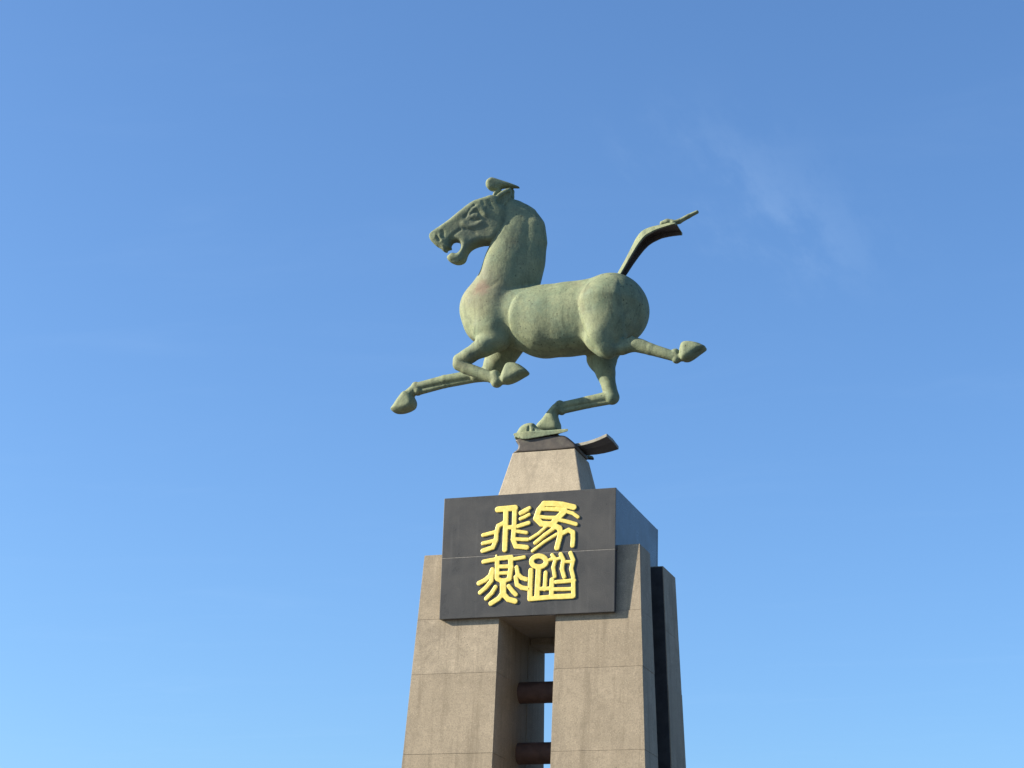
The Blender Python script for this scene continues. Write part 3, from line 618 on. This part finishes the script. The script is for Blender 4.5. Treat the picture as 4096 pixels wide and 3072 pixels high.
# resample
fine = []
for i in range(len(pts) - 1):
    for t in range(4):
        u = t / 4
        p0, p1, p2, p3 = pts[max(i - 1, 0)], pts[i], pts[i + 1], pts[min(i + 2, len(pts) - 1)]
        q = .5 * ((2 * p1) + (p2 - p0) * u + (2 * p0 - 5 * p1 + 4 * p2 - p3) * u * u + (3 * p1 - p0 - 3 * p2 + p3) * u**3)
        th = TAIL[i][2] * (1 - u) + TAIL[i + 1][2] * u; wd = TAIL[i][3] * (1 - u) + TAIL[i + 1][3] * u
        fine.append((q, th, wd))
fine.append((pts[-1], TAIL[-1][2], TAIL[-1][3]))
d0 = (fine[1][0] - fine[0][0]).normalized()
fine.insert(0, (fine[0][0] - d0 * .12, fine[0][1], fine[0][2]))
for i, (q, th, wd) in enumerate(fine):
    d = (fine[min(i + 1, len(fine) - 1)][0] - fine[max(i - 1, 0)][0]).normalized()
    nrm = Vector((d.z, 0, -d.x))
    r = []
    hw = wd / 2
    for (a, b) in ((-.82, -.55), (-.62, -.95), (0, -.82), (.92, -1), (1, -.75), (1, .75), (.92, 1), (.78, 1), (.70, -.2), (0, -.35), (-.70, -.2), (-.78, 1), (-.92, 1), (-1, .75)):
        v = q + nrm * th * b; r.append((v.x, YB + a * hw, v.z))
    sec.append(r)
tail = sweep('tail', sec, M_BRZ, horse)
tail.data.materials.append(M_DBR)                 # bare bronze inside the hollow underside, its shade put into the colour
for i, pl in enumerate(tail.data.polygons):
    if i < (len(sec) - 1) * 14 and i % 14 in (6, 7, 8, 9, 10, 11): pl.material_index = 1
F = Field((min(k[0] for k in KNOT) - .15, YB - .3, min(k[2] for k in KNOT) - .15), (max(k[0] for k in ROD) + .1, YB + .3, max(k[2] for k in ROD) + .1), .012)
F.add(dict(t='c', p=[[k[0], YB - .09, k[2], k[3], 1.3] for k in KNOT], k=.02))
F.add(dict(t='c', p=[[k[0], YB + .07, k[2], k[3] * .9, 1.3] for k in KNOT], k=.02))
F.add(dict(t='c', p=[[k[0], k[1], k[2], .036 - .004 * i, 1.5] for i, k in enumerate(ROD)], k=.015))
me = F.mesh('tail_knot', RO)
link('tail_knot', me, M_BRZ, tail, True)
tail['label'] = 'raised knotted bronze tail'

# swallow
sw = empty('swallow', (0, 0, 0), horse)
sw['label'] = 'bronze swallow with spread wings under the hoof'
SWALLOW = [{"sh":0,"t":"p","p":[[-0.529,10.035],[-0.484,10.127],[-0.43,10.199],[-0.343,10.234],[-0.252,10.227],[-0.199,10.169],[-0.126,10.124],[0.033,10.089],[0.113,10.036],[-0.044,10.008],[-0.281,10.009],[-0.48,10.008]],"y":0.91,"T":0.12,"r":0.09,"k":0.01,"n":6},{"t":"c","p":[[-0.294,0.79,10.162,0.0166,1.0],[-0.296,0.79,10.083,0.0195,1.0]],"k":0.01,"sh":0,"sub":1},{"t":"c","p":[[-0.211,0.79,10.156,0.0165,1.0],[-0.213,0.79,10.077,0.0195,1.0]],"k":0.01,"sh":0,"sub":1}]
F = Field((-.85, YB - .45, zc1 - .05), (.65, YB + .45, zc1 + .55), .011)
for p in SWALLOW: F.add(p)
me = F.mesh('swallow_body', RO)
link('swallow_body', me, M_BRZ, sw, True)
F = Field((-.85, YB - .5, zc1 - .05), (.75, YB + .5, zc1 + .4), .011)
F.add(dict(t='p', p=[[-.50, zc1 - .003], [-.44, zc1 + .05], [-.43, zc1 + .10], [-.47, zc1 + .19], [-.1, zc1 + .21], [.22, zc1 + .20], [.34, zc1 + .12], [.42, zc1 + .03], [.40, zc1 - .003]], y=YB, T=.295, r=.03, k=.001, n=5))
me = F.mesh('swallow_belly', RO)
link('swallow_belly', me, M_DBR, sw, True)  # dark bronze carries the shade below the wing rim in its colour
def plate(name, top, thick, m, parent, taper=0.):
    """grid of points (rows x cols) made into a thick curved plate"""
    bm = bmesh.new(); n, k = len(top), len(top[0])
    V1 = [[bm.verts.new(Vector(q) - RO) for q in r] for r in top]
    V2 = [[bm.verts.new(Vector(q) - RO - Vector((0, 0, thick * (1 - taper * i / (n - 1) if not callable(taper) else taper(i / (n - 1)))))) for q in r] for i, r in enumerate(top)]
    for i in range(n - 1):
        for j in range(k - 1):
            bm.faces.new((V1[i][j], V1[i + 1][j], V1[i + 1][j + 1], V1[i][j + 1]))
            bm.faces.new((V2[i][j], V2[i][j + 1], V2[i + 1][j + 1], V2[i + 1][j]))
    for i in range(n - 1):
        bm.faces.new((V1[i][0], V2[i][0], V2[i + 1][0], V1[i + 1][0])); bm.faces.new((V1[i][-1], V1[i + 1][-1], V2[i + 1][-1], V2[i][-1]))
    for j in range(k - 1):
        bm.faces.new((V1[0][j], V1[0][j + 1], V2[0][j + 1], V2[0][j])); bm.faces.new((V1[-1][j], V2[-1][j], V2[-1][j + 1], V1[-1][j + 1]))
    bmesh.ops.recalc_face_normals(bm, faces=bm.faces)
    be = [e for e in bm.edges if len(e.link_faces) == 2 and e.calc_face_angle() > .9]
    bmesh.ops.bevel(bm, geom=be, offset=thick * .12, segments=2, profile=.6, affect='EDGES')
    me = bpy.data.meshes.new(name); bm.to_mesh(me); bm.free()
    return link(name, me, m, parent)
for s in (-1, 1):
    rows = []
    for i in range(11):
        t = i / 10                       # from shoulder to wing tip
        if s < 0: xo, yo, zo = -.50 + .80 * t, -.335 + .015 * t + .16 * max(0, .2 - t), zc1 + .29 - .035 * t - .06 * max(0, .25 - t)
        else: xo, yo, zo = -.58 + 1.05 * t, .335 + .06 * t, zc1 + .27 - .22 * t
        xi, yi, zi = -.40 + (.70 if s < 0 else .86) * t, s * (.06 + .26 * t), zc1 + .30 - (.035 if s < 0 else .24) * t
        rows.append([(xo + (xi - xo) * u, YB + yo + (yi - yo) * u, zo + (zi - zo) * u + .02 * math.sin(math.pi * u)) for u in (0, .33, .66, 1)])
    wg = plate('wing', rows, .11, M_BRZ, sw, lambda q: .28 + .72 * min(1, q / .2) ** .6 if q < .3 else 1 - .78 * (q - .3) / .7)
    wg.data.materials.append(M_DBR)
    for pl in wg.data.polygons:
        if pl.normal.z < -.6: pl.material_index = 1  # wing underside shade put into the colour
rows = []
for i in range(9):
    t = i / 8
    x = .05 + .80 * t; hw = .15 + .15 * t
    z = zc1 + .165 - .22 * t * (1 - t) * 1.2 + .03 * t
    rows.append([(x - .0 * abs(u), YB + u * hw, z - .02 * abs(u)) for u in (-1, -.5, 0, .5, 1)])
wg = plate('swallow_tail', rows, .045, mat_simple('weathered_grey_bronze', (.115, .108, .088), (.175, .165, .132), 9, .65), sw)
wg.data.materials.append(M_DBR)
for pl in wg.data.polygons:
    if pl.normal.z < -.6: pl.material_index = 1  # shade under the swallow's tail painted with the darker bronze
